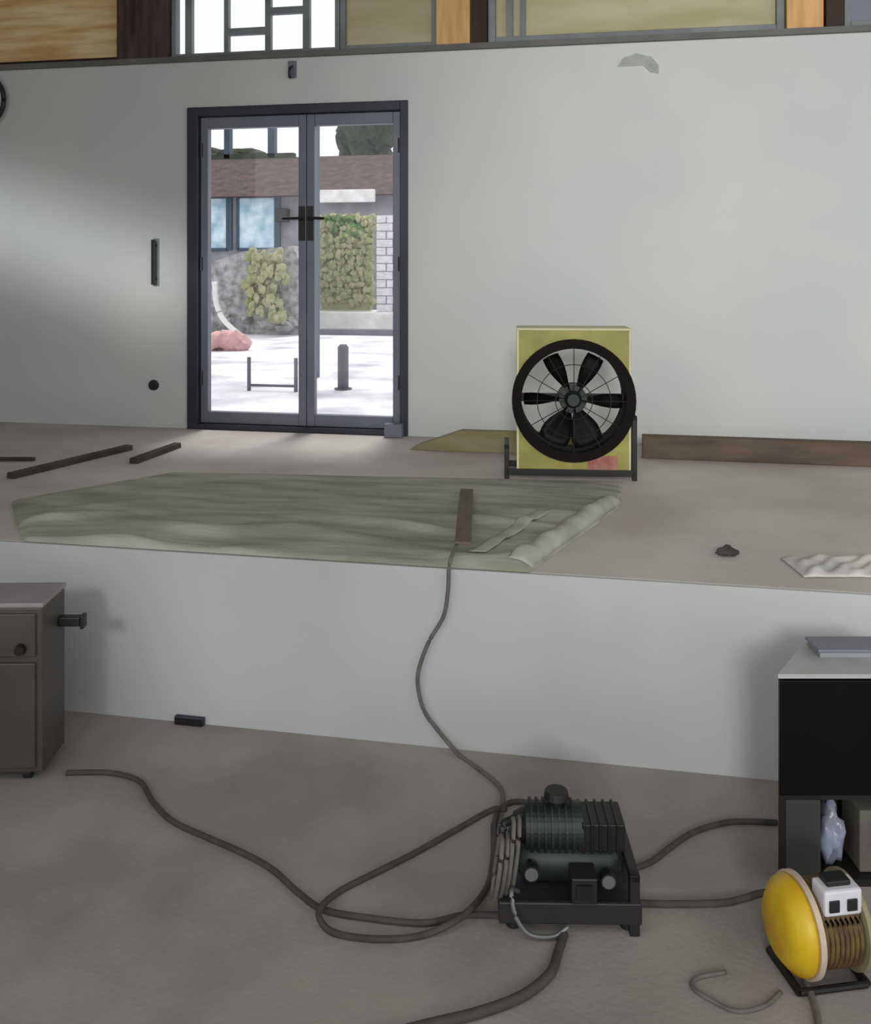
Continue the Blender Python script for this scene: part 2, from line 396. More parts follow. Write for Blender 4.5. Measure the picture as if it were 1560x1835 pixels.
M_bol = mat('grey_bollard_paint', (112, 108, 118), .6)
post_thing('bollard', 605, 624, 622, 698, M_bol, 'grey bollard standing on the bright paving, in the right door pane', 'bollard')
g0 = PZ(446, 700, GZ)
bm = bmesh.new(); zz = PY(446, 640, g0.y).z
tube(bm, [g0, (g0.x, g0.y, zz)], .018, 8, 1)
x1 = PY(530, 692, g0.y).x; zl = PY(446, 690, g0.y).z; tube(bm, [(g0.x, g0.y, zl), (x1, g0.y, zl)], .012, 8, 1)
tube(bm, [(x1, g0.y, GZ), (x1, g0.y, zz)], .018, 8, 1)
tag(obj('low_rail', bm, M_bol), 'thin grey low rail on two posts outside the left door leaf', 'rail')
k0 = PZ(630, 600, GZ); bm = bmesh.new(); box(bm, (PY(574, 600, k0.y).x, k0.y-.12, GZ), (PY(760, 600, k0.y).x, k0.y+.12, GZ+.09))
struct('kerb', bm, M_bol)

# ------------------------------------------------------------------ things on the wall
def wallbox(px0, px1, py0, py1, d0=.02, m=M_black): 
    a = PY(px0, py1, YW); b = PY(px1, py0, YW); return (a.x, YW-d0, a.z), (b.x, YW, b.z)
sl = PY(280, 510, YW); st_ = PY(280, 430, YW)
ph = thing('pull_handle', 'slim dark vertical pull handle on the wall left of the glass door', 'handle', (sl.x, YW, sl.z))
obj('bar', B(((sl.x-.013, YW-.05, sl.z), (sl.x+.013, YW-.034, st_.z))), M_black, ph, bevel=.003)
obj('standoff', B(((sl.x-.008, YW-.034, sl.z+.03), (sl.x+.008, YW, sl.z+.045))), M_black, ph)
obj('standoff', B(((sl.x-.008, YW-.034, st_.z-.045), (sl.x+.008, YW, st_.z-.03))), M_black, ph)
obj('back_plate', B(((sl.x-.022, YW-.004, sl.z-.01), (sl.x+.022, YW, st_.z+.01))), M_greyfr, ph)
lk = PY(276, 690, YW); bm = bmesh.new(); cyl(bm, (lk.x, YW, lk.z), (lk.x, YW-.02, lk.z), .036, .032, 20); cyl(bm, (lk.x, YW-.02, lk.z), (lk.x, YW-.028, lk.z), .016, seg=16)
tag(obj('door_lock', bm, M_black, bevel=.002), 'small round black lock low on the wall left of the glass door', 'lock')
hk = PY(524, 125, YW)
h_ = thing('wall_bracket', 'small grey bracket on the wall above the glass door', 'bracket', (hk.x, YW, hk.z-.06))
obj('plate', B(((hk.x-.028, YW-.012, hk.z-.055), (hk.x+.028, YW, hk.z+.055))), M_frame, h_, bevel=.003)
bm = bmesh.new(); tube(bm, [(hk.x, YW-.01, hk.z+.02), (hk.x, YW-.05, hk.z+.0), (hk.x, YW-.06, hk.z-.04), (hk.x, YW-.04, hk.z-.06)], .008, 8)
obj('hook', bm, M_frame_d, h_, smooth=True)
# scuffed filler patch
M_patch = mat('grey_filler', (178, 182, 176), .8, col2=(162, 166, 162), scale=20)
pc = PY(1146, 112, YW); bm = bmesh.new()
prism(bm, [(pc.x-.13, pc.z-.02), (pc.x-.10, pc.z+.03), (pc.x-.02, pc.z+.055), (pc.x+.07, pc.z+.03), (pc.x+.11, pc.z-.02), (pc.x+.11, pc.z-.07), (pc.x+.06, pc.z-.06), (pc.x+.02, pc.z-.02)], YW-.004, YW+.001)
tag(obj('filler_patch', bm, M_patch), 'small smudged grey filler patch high on the pale wall above the fan', 'patch')
# black hoop hanging at left edge
hc = PY(-34, 180, YW-.04); bm = bmesh.new()
R_ = .178; tube(bm, [(hc.x+R_*math.cos(a), YW-.045, hc.z+R_*math.sin(a)) for a in [2*PI*k/24 for k in range(25)]], .016, 8, 2)
hp = thing('hanging_hose', 'black hose loop hanging high on the wall at the left edge', 'hose', (hc.x, YW, hc.z-R_))
obj('loop', bm, M_black, hp, smooth=True)
bm = bmesh.new(); cyl(bm, (hc.x, YW, hc.z+R_-.025), (hc.x, YW-.08, hc.z+R_-.02), .008, seg=10); obj('peg', bm, M_frame_d, hp)
# small dark vent in the low wall
a = PY(316, 1304, YR); b = PY(368, 1284, YR)
v = thing('wall_outlet', 'flat dark grey outlet box at the foot of the low wall', 'outlet', ((a.x+b.x)/2, YR, a.z))
obj('housing', B(((a.x, YR-.02, a.z), (b.x, YR, b.z))), M_frame_d, v, bevel=.003)
obj('cover', B(((a.x+.006, YR-.024, a.z+.006), ((a.x+b.x)/2-.002, YR-.02, b.z-.006)), (((a.x+b.x)/2+.002, YR-.024, a.z+.006), (b.x-.006, YR-.02, b.z-.006))), M_black2, v)

# olive board lying at the wall foot, left of the fan
a = PY(736, 800, YW-.4).x; b = PY(1100, 800, YW-.4).x
bm = bmesh.new(); prism(bm, [(a, ZP), (b, ZP), (b, ZP+.125), (a+.30, ZP+.12), (a+.05, ZP+.03)], YW-.44, YW-.37)
tag(obj('olive_board', bm, M_olive, bevel=.004), 'olive coloured board with a tapered end on the upper floor between glass door and fan', 'board')

# sticks on the upper floor
def stick(p0, p1, wd, hgt, lab, mid_=None):
    a = PZ(*p0, ZP); b = PZ(*p1, ZP); d = (b-a); L_ = d.length; ang = math.atan2(d.y, d.x)
    o = thing('wooden_batten', lab, 'batten', ((a+b)/2).to_tuple(), ang)
    bm = bmesh.new(); box(bm, (-L_/2, -wd/2, 0), (L_/2, wd/2, hgt))
    for q in bm.verts: q.co.y += random.uniform(-.004, .004)
    o2 = obj('batten', bm, M_stick, None, bevel=.003); 
    o2.location = o.location; o2.rotation_euler = o.rotation_euler; bpy.data.objects.remove(o)
    o2.name = 'wooden_batten'; return tag(o2, lab, 'batten', 'battens on the upper floor')
stick((18, 858), (232, 806), .05, .03, 'longest dark batten on the upper floor, left of the green canvas')
stick((238, 831), (318, 802), .05, .03, 'short dark batten on the upper floor nearest the glass door')
stick((-70, 826), (62, 826), .03, .02, 'dark batten cut by the left edge, nearest the wall')

# ------------------------------------------------------------------ green canvas on the upper floor
bl, bm_, br_ = PZ(22, 902, ZP), PZ(312, 850, ZP), PZ(1114, 866, ZP)
rm_, fr, fl, lm_ = PZ(1112, 908, ZP), PZ(950, 1022, ZP), PZ(62, 962, ZP), PZ(30, 940, ZP)
fr.y = fl.y = YR+.012
def poly(u, a, m, b, k): return a.lerp(m, u/k) if u < k else m.lerp(b, (u-k)/(1-k))
def quad(u, v_):
    A = poly(u, bl, bm_, br_, .26); F = fl.lerp(fr, u)
    Lf = poly(v_, bl, lm_, fl, .6); Rg = poly(v_, br_, rm_, fr, .3)
    return A*(1-v_)+F*v_+(Lf-bl.lerp(fl, v_))*(1-u)+(Rg-br_.lerp(fr, v_))*u
def ht(u, v_):
    e = min(u, 1-u)*12; f = min(v_, 1-v_)*7; k = min(1, e, f); k = math.sqrt(max(0, 1-(1-k)**2))
    ph_ = v_*38+2.2*math.sin(u*5)+1.3*math.sin(u*11+1)+.5*math.sin(u*23+v_*3)
    fold = .5+.5*math.sin(ph_)
    amp = (.004+.034*max(0, min(1, (v_-.42)*3)))*(.55+.45*math.sin(u*9+v_*12))
    return .006+k*(.020+amp*fold**3+.006*math.sin(u*17+v_*4)*math.sin(v_*9))
cv = thing('canvas_sheet', 'large faded green canvas sheet folded flat on the upper floor', 'canvas', ((bl+fr)/2).to_tuple())
bm = bmesh.new(); NU, NV = 130, 70
def fq(u, v_): p = quad(u, v_); return (p.x, p.y, ZP+ht(u, v_))
sheet(bm, fq, NU, NV)
bmesh.ops.create_grid  # (top surface above; skirt and underside below)
def edge(ps):
    for i in range(len(ps)-1):
        a, b = ps[i], ps[i+1]
        vs = [bm.verts.new(a), bm.verts.new(b), bm.verts.new((b[0], b[1], ZP+.001)), bm.verts.new((a[0], a[1], ZP+.001))]
        bm.faces.new(vs)
edge([fq(i/NU, 0) for i in range(NU+1)]); edge([fq(i/NU, 1) for i in range(NU+1)])
edge([fq(0, j/NV) for j in range(NV+1)]); edge([fq(1, j/NV) for j in range(NV+1)])
bmesh.ops.remove_doubles(bm, verts=bm.verts, dist=.0004)
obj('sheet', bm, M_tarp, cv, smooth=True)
# folded pale hems along the right end
for (off, wd, v0, v1, dz) in ((.0, .085, .25, .99, .03), (.20, .06, .50, .93, .006)):
    bm = bmesh.new()
    def fh(s, t_):
        p = quad(1, v0+(v1-v0)*s); q_ = max(0, 1-abs(2*s-1)**8)
        return (p.x-off-wd*(1-t_), p.y+.01, ZP+ht(1-(off+wd*(1-t_))/2.3, min(.97, v0+(v1-v0)*s))+.004+dz*math.sin(PI*t_)**.6*q_)
    sheet(bm, fh, 50, 10)
    obj('hem', bm, M_tarp2, cv, smooth=True, solid=.003, label='paler folded hem near the right end')
# brown batten across canvas
p0 = PZ(836, 872, ZP+.06); p1 = PZ(829, 984, ZP+.06)
def strapf(s, t_, dz=0):
    p = p0.lerp(p1, s); return (p.x+(t_-.5)*.058, p.y, ZP+.042+.036*min(1, s*2)+dz)
bm = bmesh.new()
rows = [[bm.verts.new(strapf(i/24, t_, dz)) for t_, dz in ((0, 0), (0, .008), (1, .008), (1, 0))] for i in range(25)]
for i in range(24):
    for k in range(4): bm.faces.new((rows[i][k], rows[i+1][k], rows[i+1][(k+1) % 4], rows[i][(k+1) % 4]))
bm.faces.new(rows[0]); bm.faces.new(rows[-1][::-1])
tag(obj('brown_strap', bm, M_batten), 'brown webbing strap laid across the green canvas towards the low wall', 'strap')

# cable from canvas down over the low wall
def floorc(px, py, r): p = PZ(px, py, 0); return (p.x, p.y, r)
r = .007
e0 = PZ(829, 985, ZP); lip = PY(806, 1024, YR)
pts = [(e0.x, e0.y-.02, ZP+.075), (lip.x+.01, YR+.06, ZP+.062), (lip.x, YR-.012, ZP+.02)]
for px, py in ((802, 1060), (794, 1105), (768, 1150), (750, 1200), (749, 1235), (760, 1275), (785, 1310)):
    p = PY(px, py, YR-.02); pts.append((p.x, YR-.02, p.z))
for px, py in ((822, 1356), (862, 1385), (896, 1415), (900, 1445), (892, 1500)): pts.append(floorc(px, py, r))
bm = bmesh.new(); tube(bm, pts, r, 8)
tag(obj('thin_cable', bm, M_cable2, smooth=True), 'thin grey cable hanging from the canvas down the low wall to the machine', 'cable')

def fcable(pts, r, lab, m=M_cable, cross=None):
    P_ = []
    for q in pts:
        z = r+(q[2] if len(q) > 2 else 0); p = PZ(q[0], q[1], z); P_.append((p.x, p.y, z))
    bm = bmesh.new(); tube(bm, P_, r, 10)
    return tag(obj('power_cable', bm, m, smooth=True), lab, 'cable')
fcable([(119, 1385), (160, 1384), (205, 1386), (250, 1400), (275, 1438), (310, 1472), (370, 1500), (430, 1526), (485, 1556), (535, 1600), (580, 1630), (660, 1645), (760, 1654), (830, 1640), (905, 1640)], .0085, 'dark cable from the grey steel cabinet across the floor to the machine')
fcable([(905, 1450, .03), (880, 1452), (820, 1485), (740, 1530), (660, 1570), (610, 1596), (578, 1622, .02), (572, 1645, .02), (600, 1672), (680, 1683), (760, 1675), (830, 1640, .022), (872, 1590), (884, 1530), (885, 1475), (905, 1442), (945, 1438), (1000, 1462), (1020, 1490)], .0085, 'dark cable lying in a long loop on the floor left of the machine')
fcable([(1010, 1675), (1000, 1705), (985, 1745), (935, 1785), (855, 1815), (760, 1838), (640, 1870)], .012, 'thick dark cable running from the front of the machine to the bottom edge', M_cable)
fcable([(1120, 1560), (1165, 1545), (1205, 1515), (1245, 1490), (1300, 1474), (1345, 1472), (1392, 1474)], .0085, 'dark cable curving from the machine to the black cabinet')
fcable([(1130, 1618), (1200, 1620), (1290, 1618), (1330, 1610), (1365, 1600), (1388, 1602)], .009, 'dark cable stretched straight from the machine to the yellow reel')
fcable([(1300, 1742), (1250, 1752), (1240, 1768), (1270, 1790), (1320, 1812), (1370, 1802), (1398, 1778)], .005, 'faint grey cord curl on the floor in the bottom right corner', M_cable2)
fcable([(1440, 1752), (1452, 1780), (1462, 1810), (1468, 1850)], .008, 'grey cord running from under the yellow reel to the bottom edge', M_cable2)

# ------------------------------------------------------------------ fan
fc = PZ(1022, 858, ZP); fs = 1700/ (fc.y*math.cos(TH)-fc.x*math.sin(TH))   # px per metre
FR = TH*.6
fan = thing('drum_fan', 'yellow framed drum fan with black ring and blades, standing before the pale wall', 'fan', (fc.x, fc.y, ZP), FR)
def L(px, py): return ((px-1022)/fs, (858-py)/fs)
cx, cz = L(1027, 717); Ro, Ri = 110/fs, 93/fs
sx0, sz0 = L(930, 842); sx1, sz1 = L(1124, 592)
# yellow shroud plate with round hole
bm = bmesh.new(); rows = []
angs = sorted([2*PI*i/64 for i in range(64)]+[math.atan2(z_-cz, x_-cx) % (2*PI) for x_ in (sx0, sx1) for z_ in (sz0, sz1)]); seg = len(angs)
for a in angs:
    ca, sa = math.cos(a), math.sin(a)
    t1 = ((sx1 if ca > 0 else sx0)-cx)/ca if abs(ca) > 1e-6 else 1e9
    t2 = ((sz1 if sa > 0 else sz0)-cz)/sa if abs(sa) > 1e-6 else 1e9
    t_ = max(min(t1, t2), Ri+.014)
    rows.append([bm.verts.new((cx+q*ca, y, cz+q*sa)) for q, y in ((t_, -.02), (t_, .02), (Ri+.011, .02), (Ri+.011, -.02))])
for i in range(seg):
    p, q = rows[i], rows[(i+1) % seg]
    for k in range(4): bm.faces.new((p[k], q[k], q[(k+1) % 4], p[(k+1) % 4]))
obj('front_panel', bm, M_yellow, fan, world=False)
bm = bmesh.new()
box(bm, (sx0-.012, -.02, sz0), (sx0, .20, sz1)); box(bm, (sx1, -.02, sz0), (sx1+.012, .20, sz1)); box(bm, (sx0-.012, -.02, sz1), (sx1+.012, .20, sz1+.012))
obj('casing', bm, M_paleyel, fan, world=False, bevel=.003)
bm = bmesh.new(); ring(bm, (cx, cz), Ro, Ri, -.03, .02); ring(bm, (cx, cz), Ri+.012, Ri, .0, .2)
obj('drum', bm, mat('matt_black_ring', (24, 20, 18), .8, col2=(18, 15, 14), spec=.15), fan, world=False, smooth=False)
bm = bmesh.new()
for rr in (.35, .7):
    tube(bm, [(cx+Ri*rr*math.cos(2*PI*k/24), -.04, cz+Ri*rr*math.sin(2*PI*k/24)) for k in range(25)], .0022, 6, 2)
for k in range(12):
    a = 2*PI*k/12; tube(bm, [(cx+.05*math.cos(a), -.042, cz+.05*math.sin(a)), (cx+Ri*math.cos(a), -.038, cz+Ri*math.sin(a))], .0022, 6, 1)
obj('guard', bm, M_black2, fan, world=False)
obj('motor_bar', B(((cx-Ri, .10, cz-.022), (cx+Ri, .13, cz+.018))), M_black2, fan, world=False)
bm = bmesh.new(); cyl(bm, (cx, .17, cz), (cx, .03, cz), .07, seg=28); cyl(bm, (cx, .03, cz), (cx, -.01, cz), .045, .03, 28)
obj('motor', bm, M_dgreen, fan, world=False)
for deg, hw in ((62, 13), (118, 13), (180, 10), (358, 10), (244, 24), (290, 23)):
    bm = bmesh.new(); g = []
    for i in range(7):
        rr = .045+(Ri*.95-.045)*i/6; row = []
        for j in range(5):
            f = (j/4-.5)*2; a = math.radians(deg+f*hw*(.75+.35*math.sin(PI*i/6)))
            row.append(bm.verts.new((cx+rr*math.cos(a), .04+f*.03*(1-.4*i/6), cz+rr*math.sin(a))))
        g.append(row)
    for i in range(6):
        for j in range(4): bm.faces.new((g[i][j], g[i+1][j], g[i+1][j+1], g[i][j+1]))
    bmesh.ops.solidify(bm, geom=bm.faces[:], thickness=.004)
    obj('blade', bm, M_black2, fan, world=False, smooth=True)
bx0, _ = L(908, 0); bx1, _ = L(1134, 0)
for x, h_top in ((bx0, .17), (bx1, .32)):
    bm = B(((x-.012, -.03, 0), (x+.012, .0, h_top)), ((x-.012, .16, 0), (x+.012, .19, h_top)), ((x-.012, -.03, h_top-.02), (x+.012, .19, h_top)))
    obj('leg', bm, M_black2, fan, world=False, bevel=.002)
obj('base_bar', B(((bx0, -.03, .02), (bx1, -.005, .052)), ((bx0, .165, .02), (bx1, .19, .052))), M_black2, fan, world=False, bevel=.002)
M_red = mat('faded_red_label', (150, 84, 76), .6, col2=(176, 130, 106), scale=14)
lx0, lz0 = L(1052, 842); lx1, lz1 = L(1104, 815)
obj('label_plate', B(((lx0, -.024, lz0), (lx1, -.02, lz1))), M_red, fan, world=False, label='faded red label low on the yellow panel')

# ------------------------------------------------------------------ machine in the middle
mc = PZ(1015, 1672, 0); ms = 1700/(mc.y*math.cos(TH)-mc.x*math.sin(TH))
cp = thing('compressor', 'black and dark green portable compressor amid cables on the concrete floor', 'compressor', (mc.x, mc.y, 0), TH*.9)
def Q(px, py): return ((px-1015)/ms, (1672-py)/ms)
# base tray
x0, _ = Q(893, 0); x1, _ = Q(1148, 0)
obj('base_tray', B(((x0, -.01, .045), (x1, .20, .078)), ((x0, -.014, .03), (x1, 0, .085)), ((x0, .19, .03), (x1, .204, .085))), M_dpurple, cp, world=False, bevel=.004)
for i, (fx, fy) in enumerate(((x0+.04, .03), (x0+.04, .17), (x1-.03, .03), (x1-.03, .17))):
    bm = bmesh.new(); cyl(bm, (fx, fy, 0), (fx, fy, .045), .02, .016, 16); obj('rubber_foot', bm, M_black, cp, world=False, bevel=.003)
# tank lying lengthwise
bm = bmesh.new(); a0, z_ = Q(925, 1600); a1, _ = Q(1125, 1600); zc = .13
for i, (xx, rr) in enumerate(((a0, .02), )): pass
prof = [(a0, .004), (a0+.006, .028), (a0+.02, .046), (a0+.04, .053), (a1-.04, .053), (a1-.02, .046), (a1-.006, .028), (a1, .004)]
sg = 32; rws = [[bm.verts.new((xx, .1+rr*math.cos(2*PI*k/sg), zc+rr*math.sin(2*PI*k/sg))) for k in range(sg)] for xx, rr in prof]
for i in range(len(rws)-1):
    for k in range(sg): bm.faces.new((rws[i][k], rws[i][(k+1) % sg], rws[i+1][(k+1) % sg], rws[i+1][k]))
bm.faces.new(rws[0]); bm.faces.new(rws[-1])
obj('tank', bm, M_dgreen, cp, world=False, smooth=True)
# motor housing with fins
mx0, mz0 = Q(945, 1560); mx1, mz1 = Q(1050, 1478)
bm = bmesh.new()
cyl(bm, (mx0, .1, (mz0+mz1)/2), (mx1, .1, (mz0+mz1)/2), (mz1-mz0)/2, seg=32)
for k in range(7): cyl(bm, (mx0+.012+k*.018, .1, (mz0+mz1)/2), (mx0+.018+k*.018, .1, (mz0+mz1)/2), (mz1-mz0)/2+.007, seg=32)
mo = obj('motor', bm, M_dgreen, cp, world=False)
bm = bmesh.new(); cyl(bm, (mx0-.03, .1, (mz0+mz1)/2), (mx0, .1, (mz0+mz1)/2), .03, .045, 24); obj('fan_cowl', bm, M_black2, mo, world=False)
# saddle between tank and motor
sx_a, sz_a = Q(968, 1600); sx_b, sz_b = Q(1045, 1550)
obj('saddle', B(((sx_a, .06, zc+.03), (sx_b, .14, mz0+.02))), M_dgreen, cp, world=False, bevel=.004)
# pump head to the right
qx0, qz0 = Q(1040, 1548); qx1, qz1 = Q(1126, 1498)
bm = B(((qx0, .05, qz0), (qx1, .16, qz1)))
for k in range(5): box(bm, (qx0+.01+k*.022, .045, qz0-.004), (qx0+.018+k*.022, .165, qz1+.004))
obj('pump_head', bm, M_black2, cp, world=False, bevel=.003)
obj('cylinder_block', B(((Q(1060, 0)[0], .07, zc+.04), (Q(1105, 0)[0], .14, qz0+.002))), M_black2, cp, world=False, bevel=.003)
# knob / air filter on the top
kx, kz = Q(1004, 1460); bm = bmesh.new(); cyl(bm, (kx, .1, mz1-.005), (kx, .1, kz-.012), .02, seg=20); cyl(bm, (kx, .1, kz-.012), (kx, .1, kz+.008), .034, .03, 20)
obj('air_filter', bm, M_black2, cp, world=False, bevel=.002)
# pressure switch (dark box) and gauges
ux0, uz0 = Q(1022, 1612); ux1, uz1 = Q(1068, 1566)
ps = obj('pressure_switch', B(((ux0, -.02, uz0), (ux1, .05, uz1))), M_black, cp, world=False, bevel=.004)
bm = B(((ux0+.012, -.026, uz0+.014), (ux1-.014, -.02, uz1-.014))); obj('rocker', bm, M_black2, ps, world=False)
for gx_, gy_ in ((952, 1568), (1090, 1580)):
    x_, z_ = Q(gx_, gy_); bm = bmesh.new(); cyl(bm, (x_, .02, z_), (x_, -.0, z_), .02, seg=20); cyl(bm, (x_, .02, z_), (x_, .06, z_-.0), .007, seg=10)
    g_ = obj('pressure_gauge', bm, M_black2, cp, world=False)
    bm = bmesh.new(); cyl(bm, (x_, .0, z_), (x_, -.002, z_), .0165, seg=20); obj('dial', bm, M_steel, g_, world=False)
# handle frame: upright on the right and bar
hx1, hz1 = Q(1136, 1562)
bm = bmesh.new(); box(bm, (hx1-.014, -.012, .0), (hx1+.012, .012, hz1)); box(bm, (hx1-.014, .18, .0), (hx1+.012, .2, hz1)); box(bm, (hx1-.014, -.012, hz1-.02), (hx1+.012, .2, hz1))
obj('side_frame', bm, M_black, cp, world=False, bevel=.003)
bm = bmesh.new(); hxL, hzL = Q(905, 1506)
tube(bm, [(mx0+.02, .1, mz1-.02), (hxL+.02, .08, hzL+.004), (hxL, .07, hzL-.002), (hxL-.004, .06, hzL-.03)], .011, 10)
obj('handle', bm, M_black, cp, world=False, smooth=True)
bm = bmesh.new(); ax, az = Q(930, 1610); bx, bz = Q(925, 1650)
tube(bm, [(ax, .03, .085), (ax-.02, -.01, .11), (ax-.01, -.03, .06), (bx+.03, -.035, .02), (bx+.09, -.03, .012), (bx+.13, -.02, .03)], .006, 8)
obj('air_pipe', bm, M_steel, cp, world=False, smooth=True)
# coiled cable hung at the left end
rnd = random.Random(2)
bm = bmesh.new()
for k in range(4):
    xx, zb = Q(892+k*11, 1625); _, zt = Q(0, 1492+rnd.uniform(0, 24)); hw = .028; off = .03+k*.012
    pts = []
    for i in range(17):
        a = 2*PI*i/16; pts.append((xx+.012*math.sin(a), off+.05*math.cos(a), (zb+zt)/2+(zt-zb)/2*math.sin(a)))
    tube(bm, pts, .006, 8, 3)
obj('hose_coil', bm, M_cable2, cp, world=False, smooth=True, label='grey looped hose hung on the left end')

# ------------------------------------------------------------------ grey cabinet on the left
c0 = PZ(76, 1404, 0); cs = 1700/(c0.y*math.cos(TH)-c0.x*math.sin(TH))
Hc = (1404-1082)/cs; CWd = .46; CDp = .20
cb = thing('steel_cabinet', 'taupe grey steel cabinet with black side handle, cut by the left edge', 'cabinet', (c0.x, c0.y, 0), TH+.02)
fz = .035
obj('body', B(((-CWd, 0, fz), (0, CDp, Hc-.012))), M_cab, cb, world=False, bevel=.006)
obj('top_cover', B(((-CWd-.004, -.006, Hc-.012), (.004, CDp+.004, Hc+.004))), M_cab_top, cb, world=False, bevel=.004, label='paler top cover')
dz = Hc-.19
dp = obj('front_door', B(((-CWd+.01, -.012, fz+.02), (-.215, 0, dz))), M_cab, cb, world=False, bevel=.004)
dp = obj('front_door', B(((-.195, -.012, fz+.02), (-.02, 0, dz))), M_cab, cb, world=False, bevel=.004)
obj('seam', B(((-.215, -.004, fz+.02), (-.195, 0, dz))), M_black2, cb, world=False)
pn = obj('control_panel', B(((-CWd+.01, -.01, dz+.02), (-.02, 0, Hc-.03))), M_cab, cb, world=False, bevel=.003)
bm = bmesh.new(); cyl(bm, ((40-76)/cs, -.01, Hc-.155+.012), ((40-76)/cs, -.03, Hc-.155+.012), .018, .015, 20); obj('knob', bm, M_black2, pn, world=False)
bm = bmesh.new(); cyl(bm, (-.30, -.01, Hc-.12), (-.30, -.02, Hc-.12), .022, seg=20); obj('knob', bm, M_black2, pn, world=False)
hzz = (1404-1141)/cs
hd_ = obj('side_handle', (lambda: B(((.0, .13, hzz-.018), (.075, .165, hzz+.014)), ((.075, .128, hzz-.026), (.088, .167, hzz+.02))))(), M_black, cb, world=False, bevel=.004, label='black handle sticking out of the right side')
for fx in (-.06, -CWd+.06):
    for fy in (.04, CDp-.04):
        bm = bmesh.new(); cyl(bm, (fx-.012, fy, .02), (fx+.012, fy, .02), .02, seg=18); box(bm, (fx-.018, fy-.012, .02), (fx+.018, fy+.012, fz+.002))
        obj('castor', bm, M_black, cb, world=False)

# ------------------------------------------------------------------ black cabinet on the right
k0 = PZ(1394, 1590, 0); ks = 1700/(k0.y*math.cos(TH)-k0.x*math.sin(TH)); Hk = (1590-1212)/ks
kb = thing('black_cabinet', 'black box cabinet with open lower shelf behind the yellow reel at right', 'cabinet', (k0.x, k0.y, 0), TH)
KW = .55; KD = .2; zs = (1590-1422)/ks
TP = .15
def plan(bm, pts, z0, z1):
    a = [bm.verts.new((x, y, z0)) for x, y in pts]; b = [bm.verts.new((x, y, z1)) for x, y in pts]
    bm.faces.new(a); bm.faces.new(b[::-1]); n = len(pts)
    for i in range(n): bm.faces.new((a[i], b[i], b[(i+1) % n], a[(i+1) % n]))
bm = bmesh.new()
plan(bm, [(0, 0), (.02, 0), (TP+.02, KD), (TP, KD)], 0, Hk); plan(bm, [(KW, 0), (KW-.02, 0), (KW-TP-.02, KD), (KW-TP, KD)], 0, Hk)
plan(bm, [(TP, KD-.012), (KW-TP, KD-.012), (KW-TP, KD), (TP, KD)], 0, Hk)
for a_, b_ in ((.0, .02), (zs-.018, zs)): plan(bm, [(.01, .002), (KW-.01, .002), (KW-TP-.01, KD), (TP+.01, KD)], a_, b_)
obj('carcass', bm, M_black2, kb, world=False)
obj('drawer_front', B(((.0, -.012, zs), (KW, .002, Hk-.006))), mat('gloss_black', (9, 9, 10), .3, col2=(11, 11, 12), spec=.2), kb, world=False, bevel=.003)
obj('side_panel', B(((.02, -.002, .02), (.115, .01, zs-.018))), mat('dark_grey_panel', (52, 52, 50), .6), kb, world=False, bevel=.002, label='dark grey panel beside the open shelf')
M_ktop = mat('pale_grey_top', (176, 178, 176), .5, col2=(158, 160, 158), scale=5)  # top panel, paler grey than the black carcass
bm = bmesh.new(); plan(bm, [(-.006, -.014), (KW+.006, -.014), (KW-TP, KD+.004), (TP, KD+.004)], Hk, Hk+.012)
obj('top_panel', bm, M_ktop, kb, world=False, label='pale grey top panel')
# flat tray on top
q = PZ(1455, 1195, Hk+.014)
ty = thing('flat_tray', 'flat grey lidded tray resting on top of the black cabinet', 'tray', (k0.x+math.cos(TH)*.15-math.sin(TH)*.03, k0.y+math.sin(TH)*.15+math.cos(TH)*.03, Hk+.012), TH)
obj('tray_body', B(((.0, .06, 0), (.2, .15, .016))), M_greyfr, ty, world=False, bevel=.003)
obj('lid', B(((-.006, .055, .016), (.206, .155, .026))), M_frame, ty, world=False, bevel=.003)
# things on the open lower shelf
def kp(x, y, z): return (k0.x+math.cos(TH)*x-math.sin(TH)*y, k0.y+math.sin(TH)*x+math.cos(TH)*y, z)
M_bag = mat('bluish_clear_plastic', (148, 154, 176), .3, col2=(104, 106, 112), scale=11)
bm = bmesh.new(); blob(bm, (.17, .08, .10), (.035, .05, .08), 4, .25, 3); blob(bm, (.175, .08, .17), (.016, .02, .03), 5, .2, 2)
for q_ in bm.verts: q_.co = Vector(kp(*q_.co))
bo = obj('plastic_bag', bm, M_bag, smooth=True); tag(bo, 'bluish translucent plastic bag standing on the shelf of the black cabinet', 'bag')
M_box1 = mat('grey_green_card', (96, 98, 84), .8, col2=(84, 70, 74), scale=9)
bx = obj('cardboard_box', B(((0, 0, 0), (.15, .12, .17))), M_box1, bevel=.004)
bx.location = kp(.235, .03, .021); bx.rotation_euler = (0, 0, TH); tag(bx, 'small muddy grey-green box on the lower shelf of the black cabinet', 'box')

# ------------------------------------------------------------------ yellow cable reel
rc = PZ(1428, 1755, 0); rs = 1700/(rc.y*math.cos(TH)-rc.x*math.sin(TH))
RR = .106
